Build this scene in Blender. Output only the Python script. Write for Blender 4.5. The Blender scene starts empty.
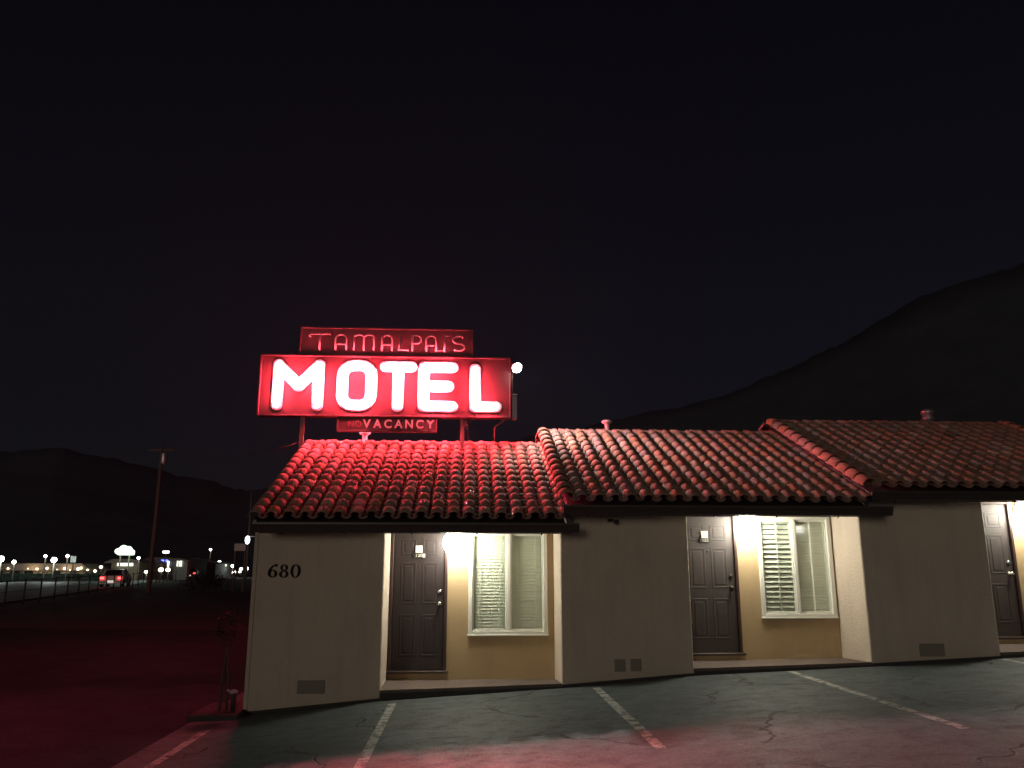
import bpy, math, random
from mathutils import Vector, Matrix
random.seed(7)
C = bpy.context.scene
COL = C.collection
R = math.radians
CAMZ = 1.65
HAZE = .0002

# ------------------------------------------------------------------ camera numbers
F_PX, PITCH, YAW = 800.0, R(12.75), R(3.3)
_F = Vector((math.sin(YAW)*math.cos(PITCH), math.cos(YAW)*math.cos(PITCH), math.sin(PITCH)))
_R = Vector((math.cos(YAW), -math.sin(YAW), 0))
_U = Vector((-math.sin(YAW)*math.sin(PITCH), -math.cos(YAW)*math.sin(PITCH), math.cos(PITCH)))
def at(x, y, Y):
    """world point seen at photo pixel x,y that lies at world depth Y"""
    d = _F + _R*((x-512)/F_PX) + _U*((384-y)/F_PX)
    p = d*(Y/d.y); return Vector((p.x, p.y, p.z+CAMZ))
def onz(x, y, z):
    d = _F + _R*((x-512)/F_PX) + _U*((384-y)/F_PX)
    p = d*((z-CAMZ)/d.z); return Vector((p.x, p.y, z))

# ------------------------------------------------------------------ helpers
class MB:
    def __init__(s): s.v=[]; s.f=[]; s.a=[]; s.val=0.0; s.M=Matrix.Identity(4); s.smooth=[]
    def add(s, vs, fs, smooth=False):
        o=len(s.v); s.v += [tuple(s.M@Vector(p)) for p in vs]
        for f in fs:
            s.f.append([i+o for i in f]); s.a.append(s.val); s.smooth.append(smooth)
    def box(s, x0,x1,y0,y1,z0,z1, b=0.0):
        if b<=0:
            vs=[(x,y,z) for z in (z0,z1) for y in (y0,y1) for x in (x0,x1)]
            fs=[(0,2,3,1),(4,5,7,6),(0,1,5,4),(2,6,7,3),(0,4,6,2),(1,3,7,5)]
            s.add(vs,fs); return
        # chamfered box
        b=min(b,(x1-x0)*.49,(y1-y0)*.49,(z1-z0)*.49)
        vs=[];idx={}
        for ix,(X,sx) in enumerate(((x0,1),(x1,-1))):
            for iy,(Y,sy) in enumerate(((y0,1),(y1,-1))):
                for iz,(Z,sz) in enumerate(((z0,1),(z1,-1))):
                    for ax in range(3):
                        p=[X+sx*b,Y+sy*b,Z+sz*b]
                        p[ax]=(X,Y,Z)[ax]
                        idx[(ix,iy,iz,ax)]=len(vs); vs.append(tuple(p))
        fs=[]
        def q(*k): fs.append([idx[i] for i in k])
        for ix in (0,1):
            a=[(ix,0,0,0),(ix,1,0,0),(ix,1,1,0),(ix,0,1,0)]; q(*(a if ix else a[::-1]))
        for iy in (0,1):
            a=[(0,iy,0,1),(0,iy,1,1),(1,iy,1,1),(1,iy,0,1)]; q(*(a if iy else a[::-1]))
        for iz in (0,1):
            a=[(0,0,iz,2),(1,0,iz,2),(1,1,iz,2),(0,1,iz,2)]; q(*(a if iz else a[::-1]))
        for i in (0,1):
            for j in (0,1):
                q((i,j,0,0),(i,j,1,0),(i,j,1,1),(i,j,0,1)) if (i!=j) else q((i,j,0,1),(i,j,1,1),(i,j,1,0),(i,j,0,0))
                q((i,0,j,0),(i,1,j,0),(i,1,j,2),(i,0,j,2)) if (i==j) else q((i,0,j,2),(i,1,j,2),(i,1,j,0),(i,0,j,0))
                q((0,i,j,1),(1,i,j,1),(1,i,j,2),(0,i,j,2)) if (i!=j) else q((0,i,j,2),(1,i,j,2),(1,i,j,1),(0,i,j,1))
        for i in (0,1):
            for j in (0,1):
                for k in (0,1):
                    a=[(i,j,k,0),(i,j,k,1),(i,j,k,2)]
                    q(*(a if (i+j+k)%2 else a[::-1]))
        s.add(vs,fs)
    def tube(s, pts, r, seg=8, ry=None, cap=True, up=(0,1,0)):
        """swept tube; r number or list; ry flattening across the 'up' axis"""
        pts=[Vector(p) for p in pts]; n=len(pts); rings=[]; vs=[]
        for i,p in enumerate(pts):
            t=(pts[min(i+1,n-1)]-pts[max(i-1,0)])
            if t.length<1e-9: t=Vector((0,0,1))
            t.normalize(); u=Vector(up)
            if abs(t.dot(u))>.95: u=Vector((1,0,0)) if abs(t.x)<.9 else Vector((0,0,1))
            a=t.cross(u).normalized(); b=a.cross(t).normalized()
            k=1.0
            if 0<i<n-1:
                c=(pts[i+1]-p).normalized().dot((p-pts[i-1]).normalized())
                k=1/max(.5,math.sqrt(max(0,(1+c)/2)))
            rr=r[i] if isinstance(r,(list,tuple)) else r
            rb=rr if ry is None else ry
            for j in range(seg):
                w=2*math.pi*j/seg
                vs.append(tuple(p+a*(rr*k*math.cos(w))+b*(rb*math.sin(w))))
        fs=[]
        for i in range(n-1):
            for j in range(seg):
                k=(j+1)%seg; fs.append((i*seg+j,i*seg+k,(i+1)*seg+k,(i+1)*seg+j))
        if cap:
            fs.append(tuple(range(seg))[::-1]); fs.append(tuple((n-1)*seg+j for j in range(seg)))
        s.add(vs,fs,True)
    def ball(s, c, rx, ry=None, rz=None, u=12, v=8):
        ry=ry or rx; rz=rz or rx; vs=[(c[0],c[1],c[2]+rz)]; fs=[]
        for i in range(1,v):
            a=math.pi*i/v
            for j in range(u):
                b=2*math.pi*j/u
                vs.append((c[0]+rx*math.sin(a)*math.cos(b),c[1]+ry*math.sin(a)*math.sin(b),c[2]+rz*math.cos(a)))
        vs.append((c[0],c[1],c[2]-rz)); L=len(vs)-1
        for j in range(u):
            k=(j+1)%u; fs.append((0,1+j,1+k)); fs.append((L,L-u+k,L-u+j))
            for i in range(v-2):
                fs.append((1+i*u+j,1+(i+1)*u+j,1+(i+1)*u+k,1+i*u+k))
        s.add(vs,fs,True)
    def lathe(s, prof, c=(0,0,0), seg=14):
        vs=[];fs=[]
        for r,z in prof:
            for j in range(seg):
                w=2*math.pi*j/seg; vs.append((c[0]+r*math.cos(w),c[1]+r*math.sin(w),c[2]+z))
        n=len(prof)
        for i in range(n-1):
            for j in range(seg):
                k=(j+1)%seg; fs.append((i*seg+j,i*seg+k,(i+1)*seg+k,(i+1)*seg+j))
        fs.append(tuple(range(seg))[::-1]); fs.append(tuple((n-1)*seg+j for j in range(seg)))
        s.add(vs,fs,True)
    def prism(s, poly, h0, h1, axis='x'):
        """extrude 2-D polygon; axis x: poly is (y,z); axis y: (x,z); axis z: (x,y)"""
        def P(p,h): return (h,p[0],p[1]) if axis=='x' else (p[0],h,p[1]) if axis=='y' else (p[0],p[1],h)
        n=len(poly); vs=[P(p,h0) for p in poly]+[P(p,h1) for p in poly]
        fs=[tuple(range(n)),tuple(range(2*n-1,n-1,-1))]+[(i,(i+1)%n+0,(i+1)%n+n,i+n)[::-1] for i in range(n)]
        s.add(vs,fs)
    def build(s, name, mat, parent=None, attr=None, fix=False):
        me=bpy.data.meshes.new(name); me.from_pydata(s.v,[],s.f); me.update()
        me.polygons.foreach_set('use_smooth', s.smooth)
        if attr:
            A=me.attributes.new(attr,'FLOAT','FACE'); A.data.foreach_set('value', s.a)
        if fix:
            import bmesh
            b=bmesh.new(); b.from_mesh(me); bmesh.ops.recalc_face_normals(b,faces=b.faces); b.to_mesh(me); b.free()
        me.materials.append(mat); o=bpy.data.objects.new(name,me); COL.objects.link(o)
        if parent:
            o.parent=parent
            if tuple(parent_origin(parent))!=(0,0,0): o.location=-parent_origin(parent)
        return o
def parent_origin(p):
    v=Vector((0,0,0))
    while p: v=v+p.location; p=p.parent
    return v
def tag(o,label=None,cat=None,group=None,kind=None):
    if label: o['label']=label
    if cat: o['category']=cat
    if group: o['group']=group
    if kind: o['kind']=kind
    return o
def empty(name,loc=(0,0,0)):
    o=bpy.data.objects.new(name,None); o.location=loc; o.empty_display_size=.2; COL.objects.link(o); return o
def copy_tree(o,parent=None):
    c=o.copy(); COL.objects.link(c); c.parent=parent
    for ch in list(o.children): copy_tree(ch,c)
    return c
def text_mesh(txt,size,depth=.004,offset=0.0,xs=1.0):
    cu=bpy.data.curves.new('lettering','FONT'); cu.body=txt; cu.size=size; cu.extrude=depth; cu.offset=offset
    cu.align_x='CENTER'; cu.align_y='CENTER'
    t=bpy.data.objects.new('lettering',cu); COL.objects.link(t)
    bpy.context.view_layer.update()
    me=bpy.data.meshes.new_from_object(t.evaluated_get(bpy.context.evaluated_depsgraph_get()))
    COL.objects.unlink(t); bpy.data.objects.remove(t)
    me.transform(Matrix.Diagonal((xs,1,1,1))); me.transform(Matrix.Rotation(R(90),4,'X'))
    return me
def place_text(name,txt,size,loc,mat,parent,depth=.004,offset=0.0,xs=1.0):
    me=text_mesh(txt,size,depth,offset,xs); me.name=name; me.materials.clear(); me.materials.append(mat)
    o=bpy.data.objects.new(name,me); COL.objects.link(o); o.parent=parent
    o.location=Vector(loc)-parent_origin(parent); return o

# ------------------------------------------------------------------ materials
def mat(name,col,rough=.6,metal=0.0,emit=None,es=0.0,noise=None,bump=None,spec=.5):
    m=bpy.data.materials.new(name); m.use_nodes=True; nt=m.node_tree; b=nt.nodes['Principled BSDF']
    b.inputs['Base Color'].default_value=(*col,1); b.inputs['Roughness'].default_value=rough
    b.inputs['Metallic'].default_value=metal; b.inputs['Specular IOR Level'].default_value=spec
    if emit: b.inputs['Emission Color'].default_value=(*emit,1); b.inputs['Emission Strength'].default_value=es
    tc=None
    if noise or bump:
        tc=nt.nodes.new('ShaderNodeNewGeometry')
    if noise:   # (scale, amount, second colour)
        n=nt.nodes.new('ShaderNodeTexNoise'); n.inputs['Scale'].default_value=noise[0]; n.inputs['Detail'].default_value=6; n.inputs['Roughness'].default_value=.65
        nt.links.new(tc.outputs['Position'],n.inputs['Vector'])
        r=nt.nodes.new('ShaderNodeMapRange'); r.inputs[1].default_value=.35; r.inputs[2].default_value=.7; r.inputs[4].default_value=noise[1]
        nt.links.new(n.outputs['Fac'],r.inputs[0])
        x=nt.nodes.new('ShaderNodeMix'); x.data_type='RGBA'; x.inputs['A'].default_value=(*col,1); x.inputs['B'].default_value=(*noise[2],1)
        nt.links.new(r.outputs[0],x.inputs['Factor']); nt.links.new(x.outputs['Result'],b.inputs['Base Color'])
    if bump:    # (scale, strength, distance)
        n=nt.nodes.new('ShaderNodeTexNoise'); n.inputs['Scale'].default_value=bump[0]; n.inputs['Detail'].default_value=5
        nt.links.new(tc.outputs['Position'],n.inputs['Vector'])
        bp=nt.nodes.new('ShaderNodeBump'); bp.inputs['Strength'].default_value=bump[1]; bp.inputs['Distance'].default_value=bump[2]
        nt.links.new(n.outputs['Fac'],bp.inputs['Height']); nt.links.new(bp.outputs[0],b.inputs['Normal'])
    return m
def emis(name,col,s): 
    m=mat(name,(.8,.8,.8),emit=col,es=s); return m

M={}
M['pier']=mat('pier_stucco',(.54,.45,.365),.85,noise=(1.1,.55,(.44,.37,.30)),bump=(38,.5,.014))
def streaks(m,amt,col):
    nt=m.node_tree; b=nt.nodes['Principled BSDF']; src=b.inputs['Base Color'].links[0].from_socket
    gg=nt.nodes.new('ShaderNodeNewGeometry'); mp=nt.nodes.new('ShaderNodeMapping'); mp.inputs['Scale'].default_value=(3.2,3.2,.45)
    n=nt.nodes.new('ShaderNodeTexNoise'); n.inputs['Scale'].default_value=1.6; n.inputs['Detail'].default_value=7; n.inputs['Roughness'].default_value=.7
    nt.links.new(gg.outputs['Position'],mp.inputs[0]); nt.links.new(mp.outputs[0],n.inputs['Vector'])
    rr_=nt.nodes.new('ShaderNodeMapRange'); rr_.inputs[1].default_value=.48; rr_.inputs[2].default_value=.72; rr_.inputs[4].default_value=amt; nt.links.new(n.outputs['Fac'],rr_.inputs[0])
    x=nt.nodes.new('ShaderNodeMix'); x.data_type='RGBA'; x.inputs['B'].default_value=(*col,1); nt.links.new(rr_.outputs[0],x.inputs['Factor']); nt.links.new(src,x.inputs['A']); nt.links.new(x.outputs['Result'],b.inputs['Base Color'])
streaks(M['pier'],.4,(.34,.285,.24))
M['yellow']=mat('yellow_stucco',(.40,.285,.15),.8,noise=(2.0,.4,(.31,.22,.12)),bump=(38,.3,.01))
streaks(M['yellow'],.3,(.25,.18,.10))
M['soffit']=mat('soffit_paint',(.55,.5,.4),.7,noise=(4,.4,(.45,.4,.3)))
M['concrete']=mat('porch_concrete',(.13,.095,.08),.8,noise=(6,.7,(.09,.065,.055)),bump=(60,.3,.005))
M['foundation']=mat('foundation_dark',(.035,.033,.03),.9,noise=(8,.6,(.06,.055,.05)),bump=(30,.6,.02))
M['fascia']=mat('gutter_brown',(.035,.026,.024),.45,noise=(5,.6,(.05,.04,.035)))
M['door']=mat('brown_door_paint',(.042,.031,.028),.6,noise=(3,.5,(.036,.026,.023)))
M['frame']=mat('brown_door_frame',(.040,.018,.015),.5)
M['vinyl']=mat('white_vinyl',(.68,.67,.6),.4)
M['blind']=mat('blind_slat',(.80,.80,.72),.6)
M['shutter']=mat('shutter_slat',(.82,.82,.75),.5)
M['room']=mat('dark_room',(.35,.33,.28),.9)
M['steel']=mat('brushed_nickel',(.65,.65,.62),.25,1.0)
M['bronze']=mat('dark_bronze',(.06,.045,.035),.35,.8)
M['galv']=mat('galvanised_metal',(.55,.56,.57),.4,.7,noise=(12,.6,(.35,.36,.37)))
M['whitepipe']=mat('white_vent_pipe',(.6,.58,.55),.6)
M['paper']=mat('notice_paper',(.50,.48,.40),.7)
M['plate']=mat('number_plate_black',(.02,.018,.015),.5)
M['platetext']=mat('number_plate_white',(.42,.40,.36),.5)
M['number']=mat('black_numeral',(.008,.006,.006),.7,spec=.2)
M['grille']=mat('painted_vent_grille',(.23,.20,.16),.8,bump=(60,.5,.01))
M['lampglass']=emis('lamp_glass',(1.0,.98,.84),74)
M['panel']=mat('sign_red_panel',(.036,.0065,.0095),.55,noise=(7,.55,(.024,.005,.008)),bump=(14,.15,.01))
M['paneldim']=mat('sign_faded_red_panel',(.030,.011,.011),.6,noise=(5,.6,(.02,.009,.009)),bump=(14,.2,.01))
M['face']=mat('letter_white_face',(.85,.8,.78),.5)
M['neon']=emis('neon_red_tube',(1.0,.075,.115),580)
M['unlit']=mat('unlit_glass_tube',(.22,.20,.20),.35)
M['unlitdim']=mat('unlit_no_tube',(.10,.03,.03),.5)
M['vac']=mat('vacancy_letter',(.16,.14,.13),.4,emit=(1,.2,.24),es=.25)
M['signmetal']=mat('sign_post_metal',(.12,.10,.10),.6,.3,noise=(9,.6,(.2,.07,.04)))
M['cable']=mat('cable_black',(.02,.02,.02),.6)
M['flood']=emis('flood_bulb',(1.0,.96,.86),120)
M['trunk']=mat('bark',(.06,.045,.035),.9,noise=(20,.6,(.1,.08,.06)))
M['leaf']=mat('leaf_dark_green',(.009,.022,.016),.7,noise=(3,.7,(.016,.03,.02)),spec=.2)
M['wood']=mat('pole_wood',(.13,.10,.08),.85,noise=(8,.7,(.07,.055,.045)))
M['hill']=mat('hill_scrub',(.085,.092,.105),1.0,noise=(.06,.9,(.055,.062,.068)),spec=0)
M['dirt']=mat('dirt_ground',(.055,.05,.046),.9,noise=(.8,.7,(.04,.037,.034)),bump=(3,.4,.03),spec=.25)
M['barrier']=mat('barrier_concrete',(.35,.34,.32),.8,noise=(2,.6,(.25,.24,.22)))

# roof tile material: random tone per tile, shade put into the pans
def tile_mat():
    m=bpy.data.materials.new('clay_roof_tile'); m.use_nodes=True; nt=m.node_tree; b=nt.nodes['Principled BSDF']
    a=nt.nodes.new('ShaderNodeAttribute'); a.attribute_name='tone'
    cr=nt.nodes.new('ShaderNodeValToRGB'); e=cr.color_ramp.elements
    e[0].position=0; e[0].color=(.12,.07,.06,1); e[1].position=1; e[1].color=(.42,.26,.20,1)
    for p,c in ((.25,(.23,.13,.105,1)),(.45,(.29,.17,.14,1)),(.6,(.32,.15,.10,1)),(.8,(.25,.175,.16,1))):
        k=e.new(p); k.color=c
    nt.links.new(a.outputs['Fac'],cr.inputs[0])
    g=nt.nodes.new('ShaderNodeNewGeometry'); n=nt.nodes.new('ShaderNodeTexNoise'); n.inputs['Scale'].default_value=14; n.inputs['Detail'].default_value=8; n.inputs['Roughness'].default_value=.7
    nt.links.new(g.outputs['Position'],n.inputs['Vector'])
    r=nt.nodes.new('ShaderNodeMapRange'); r.inputs[1].default_value=.52; r.inputs[2].default_value=.8; r.inputs[4].default_value=.45
    nt.links.new(n.outputs['Fac'],r.inputs[0])
    x=nt.nodes.new('ShaderNodeMix'); x.data_type='RGBA'; x.inputs['B'].default_value=(.12,.085,.07,1)
    nt.links.new(r.outputs[0],x.inputs['Factor']); nt.links.new(cr.outputs[0],x.inputs['A']); nt.links.new(x.outputs['Result'],b.inputs['Base Color'])
    bp=nt.nodes.new('ShaderNodeBump'); bp.inputs['Strength'].default_value=.25; bp.inputs['Distance'].default_value=.004
    nt.links.new(n.outputs['Fac'],bp.inputs['Height']); nt.links.new(bp.outputs[0],b.inputs['Normal'])
    b.inputs['Roughness'].default_value=.85; b.inputs['Specular IOR Level'].default_value=.08
    return m
M['tile']=tile_mat()

def asphalt_mat():
    m=bpy.data.materials.new('worn_asphalt'); m.use_nodes=True; nt=m.node_tree; N=nt.nodes; L=nt.links; b=N['Principled BSDF']
    g=N.new('ShaderNodeNewGeometry')
    def noise(sc,det=6,ro=.6,vec=None,dist=0):
        n=N.new('ShaderNodeTexNoise'); n.inputs['Scale'].default_value=sc; n.inputs['Detail'].default_value=det; n.inputs['Roughness'].default_value=ro; n.inputs['Distortion'].default_value=dist
        L.new(vec or g.outputs['Position'],n.inputs['Vector']); return n.outputs['Fac']
    def mr(v,a,c,d=0.,e=1.):
        r=N.new('ShaderNodeMapRange'); r.inputs[1].default_value=a; r.inputs[2].default_value=c; r.inputs[3].default_value=d; r.inputs[4].default_value=e
        L.new(v,r.inputs[0]); return r.outputs[0]
    def mix(f,a,c):
        x=N.new('ShaderNodeMix'); x.data_type='RGBA'; L.new(f,x.inputs['Factor'])
        for s,k in ((a,'A'),(c,'B')):
            if isinstance(s,tuple): x.inputs[k].default_value=(*s,1)
            else: L.new(s,x.inputs[k])
        return x.outputs['Result']
    def math_(op,a,c):
        x=N.new('ShaderNodeMath'); x.operation=op
        for i,s in enumerate((a,c)):
            if isinstance(s,(int,float)): x.inputs[i].default_value=s
            else: L.new(s,x.inputs[i])
        return x.outputs[0]
    mp=N.new('ShaderNodeMapping'); mp.inputs['Scale'].default_value=(.85,1.15,1); L.new(g.outputs['Position'],mp.inputs[0])
    big=noise(.9,7,.62,mp.outputs[0]); med=noise(5,6,.7,mp.outputs[0]); fine=noise(42,4,.8)
    c=mix(mr(big,.35,.65),(.050,.067,.073),(.088,.114,.124))
    c=mix(mr(med,.5,.68,0,.75),c,(.035,.038,.038))
    c=mix(mr(fine,.48,.66,0,.6),c,(.15,.17,.17)); c=mix(mr(fine,.36,.48,.55,0),c,(.02,.024,.024)); c=mix(mr(noise(1.7,4,.55),.60,.70,0,.6),c,(.028,.030,.030))
    # cracks: narrow band along warped cell borders, broken up
    wv=N.new('ShaderNodeTexNoise'); wv.inputs['Scale'].default_value=1.6; wv.inputs['Detail'].default_value=6; L.new(g.outputs['Position'],wv.inputs['Vector'])
    ad=N.new('ShaderNodeVectorMath'); ad.operation='MULTIPLY_ADD'; ad.inputs[1].default_value=(.9,.9,0); L.new(wv.outputs['Color'],ad.inputs[0]); L.new(g.outputs['Position'],ad.inputs[2])
    v=N.new('ShaderNodeTexVoronoi'); v.feature='DISTANCE_TO_EDGE'; v.voronoi_dimensions='2D'; v.inputs['Scale'].default_value=.55; L.new(ad.outputs[0],v.inputs['Vector'])
    cr=mr(v.outputs['Distance'],.004,.014,1,0); gate=mr(noise(.7,3,.5),.47,.56)
    crack=math_('MULTIPLY',cr,gate)
    c=mix(crack,c,(.012,.012,.012))
    L.new(c,b.inputs['Base Color'])
    L.new(mr(med,.3,.7,.55,.78),b.inputs['Roughness'])
    b.inputs['Specular IOR Level'].default_value=.30
    h=math_('SUBTRACT',math_('MULTIPLY',math_('ADD',fine,math_('MULTIPLY',med,2.2)),.35),math_('MULTIPLY',crack,1.2))
    bp=N.new('ShaderNodeBump'); bp.inputs['Strength'].default_value=.7; bp.inputs['Distance'].default_value=.02
    L.new(h,bp.inputs['Height']); L.new(bp.outputs[0],b.inputs['Normal'])
    return m
M['asphalt']=asphalt_mat()
def paint_mat():
    m=bpy.data.materials.new('worn_line_paint'); m.use_nodes=True; nt=m.node_tree; N=nt.nodes; L=nt.links; b=N['Principled BSDF']
    b.inputs['Base Color'].default_value=(.42,.42,.40,1); b.inputs['Roughness'].default_value=.7
    g=N.new('ShaderNodeNewGeometry'); n=N.new('ShaderNodeTexNoise'); n.inputs['Scale'].default_value=9; n.inputs['Detail'].default_value=8; n.inputs['Roughness'].default_value=.75
    L.new(g.outputs['Position'],n.inputs['Vector'])
    r=N.new('ShaderNodeMapRange'); r.inputs[1].default_value=.46; r.inputs[2].default_value=.57; L.new(n.outputs['Fac'],r.inputs[0])
    x=N.new('ShaderNodeMix'); x.data_type='RGBA'; x.inputs['A'].default_value=(.42,.42,.40,1); x.inputs['B'].default_value=(.07,.073,.072,1)
    L.new(r.outputs[0],x.inputs['Factor']); L.new(x.outputs['Result'],b.inputs['Base Color'])
    return m
M['paint']=paint_mat()
def glass_mat():
    m=bpy.data.materials.new('window_glass'); m.use_nodes=True; nt=m.node_tree; N=nt.nodes; L=nt.links
    for n in list(N): N.remove(n)
    o=N.new('ShaderNodeOutputMaterial'); t=N.new('ShaderNodeBsdfTransparent'); t.inputs[0].default_value=(.96,.98,.95,1)
    gl=N.new('ShaderNodeBsdfGlossy'); gl.inputs['Roughness'].default_value=.06
    lw=N.new('ShaderNodeLayerWeight'); lw.inputs['Blend'].default_value=.5; pw=N.new('ShaderNodeMath'); pw.operation='POWER'; pw.inputs[1].default_value=4; L.new(lw.outputs['Facing'],pw.inputs[0]); fr=N.new('ShaderNodeMath'); fr.operation='MULTIPLY_ADD'; fr.inputs[1].default_value=.8; fr.inputs[2].default_value=.045; L.new(pw.outputs[0],fr.inputs[0])
    mx=N.new('ShaderNodeMixShader'); L.new(fr.outputs[0],mx.inputs[0]); L.new(t.outputs[0],mx.inputs[1]); L.new(gl.outputs[0],mx.inputs[2]); L.new(mx.outputs[0],o.inputs[0])
    return m
M['glass']=glass_mat()

# ------------------------------------------------------------------ ground
GX=[(-900,-.15),(-60,-.15),(-14,-.22),(-6,-.32),(-2.81,-.26),(-1.1,-.10),(1.32,.04),(3.13,.185),(5.62,.285),(7.48,.38),(12,.58),(20,.75),(900,.75)]
def g(X):
    for (a,za),(b,zb) in zip(GX,GX[1:]):
        if X<=b: return za+(zb-za)*(X-a)/(b-a)
    return .75
def sheet(name,xs,ys,dz,m,label=None):
    mb=MB(); vs=[(x,y,g(x)+dz) for y in ys for x in xs]; n=len(xs)
    fs=[(j*n+i,j*n+i+1,(j+1)*n+i+1,(j+1)*n+i) for j in range(len(ys)-1) for i in range(n-1)]
    mb.add(vs,fs,False); o=mb.build(name,m); tag(o,label,kind='structure'); return o
gxs=sorted(set([-900,-300,-60,-30,-14,-6,-2.81,-1.1,1.32,3.13,5.62,7.48,12,20,60,300,900]))
sheet('ground',gxs,[-60,-20,0,20,60,150,400,900],0.0,M['dirt'],'dark dirt ground reaching to the far hills')
M['drive']=mat('dimmed_asphalt',(.013,.020,.022),.9,noise=(1.6,1.0,(.030,.040,.042)),bump=(22,.9,.04),spec=.15)  # colour darkened and less red to hold down the sign light here
sheet('driveway',[-26,-14,-6,-3.4],[-18,0,6,12,26],.004,M['drive'],'asphalt driveway left of the motel, darkened against the red sign light')
sheet('parking_lot',[-3.4,-2.81,-1.1,1.32,3.13,5.62,7.48,12,20,30],[-18,0,6,12,26],.004,M['asphalt'],'worn cracked dark asphalt in front of the motel')

# highway on the left, running away from the camera
zf=-.15
A0=onz(0,603,zf); A1=onz(0,583,zf)
dirv=Vector((math.sin(YAW+math.atan((280-512)/F_PX)),math.cos(YAW+math.atan((280-512)/F_PX)),0))
mb=MB(); P=[A0-dirv*60,A0+dirv*420,A1+dirv*420,A1-dirv*60]
mb.add([(p.x,p.y,zf+.006) for p in P],[(0,1,2,3)])
M['roadmat']=mat('highway_asphalt',(.10,.10,.10),.7,noise=(.6,.6,(.06,.06,.06)))
road=mb.build('highway',M['roadmat'],fix=True); tag(road,'grey highway passing the motel',kind='structure')
mb=MB(); nrm=Vector((dirv.y,-dirv.x,0))
for t in (.12,.86):
    base=A0.lerp(A1,t)
    q=[base-dirv*60,base+dirv*300]
    mb.add([(q[0].x-nrm.x*.08,q[0].y-nrm.y*.08,zf+.011),(q[0].x+nrm.x*.08,q[0].y+nrm.y*.08,zf+.011),(q[1].x+nrm.x*.08,q[1].y+nrm.y*.08,zf+.011),(q[1].x-nrm.x*.08,q[1].y-nrm.y*.08,zf+.011)],[(0,1,2,3)])
o=mb.build('road_markings',M['paint'],fix=True); tag(o,'pale edge lines painted on the highway',kind='structure')

# parking lines
def gline(name,X,y0,y1,w=.10,label=None):
    mb=MB(); n=10
    for i in range(n):
        a=y0+(y1-y0)*i/n; b=y0+(y1-y0)*(i+1)/n
        mb.add([(X-w/2,a,g(X-w/2)+.009),(X+w/2,a,g(X+w/2)+.009),(X+w/2,b,g(X+w/2)+.009),(X-w/2,b,g(X-w/2)+.009)],[(0,1,2,3)])
    o=mb.build('parking_line',M['paint']); tag(o,label,'painted line','painted parking bay lines',kind='structure')
for X,y0,y1,l in ((-3.02,6.0,10.3,'thin painted line on the dark lot left of the building'),(-.90,6.2,10.95,'painted parking line in front of the left door'),
                  (1.74,7.45,11.1,'painted parking line in front of the middle wall'),(4.42,7.3,11.2,'painted parking line in front of the shuttered window'),(7.42,6.5,11.2,'painted parking line at the far right edge')):
    gline('parking_line',X,y0,y1,label=l)

# ------------------------------------------------------------------ motel building
YF,YB,YE,YR=11.3,12.18,10.85,14.2
YBK=17.1; TAN=.438; SLOPE=math.atan(TAN)
motel=empty('motel_building',(3.5,14.2,0))
tag(motel,'single storey stucco motel with stepped red clay tile roofs and brown doors','motel')
ZE=[2.235,2.475,2.685]           # tile eave height of each step
PX=[(-2.81,-1.10),(1.325,3.13),(5.62,7.48)]
RX=[(-1.10,1.325),(3.13,5.62),(7.48,9.90)]
DZ=[.165,.383,.59]
RXX=[(-2.76,1.36),(1.36,5.56),(5.56,9.93)]
# pier blocks (each one section of wall)
for i,(a,b) in enumerate(PX):
    top=ZE[i]+.075
    mb=MB(); mb.box(a,b,YF,YB+.02,g(a)-.3,top,.012)
    o=mb.build('front_wall',M['pier'],motel); o['label']=('beige stucco wall section carrying the number 680','beige stucco wall section between the two lit porches','beige stucco wall section right of the shuttered window')[i]
mb=MB(); mb.box(9.90,11.6,YF,YB+.02,g(9.9)-.3,ZE[2]+.13,.012); mb.build('front_wall',M['pier'],motel)
# foundation strip, follows ground
for i,(a,b) in enumerate(PX):
    mb=MB(); mb.prism([(a+.002,g(a)-.2),(b-.002,g(b)-.2),(b-.002,g(b)+.035),(a+.002,g(a)+.045)],YF-.03,YF+.01,'y'); mb.build('foundation',M['foundation'],motel,fix=True)
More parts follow.
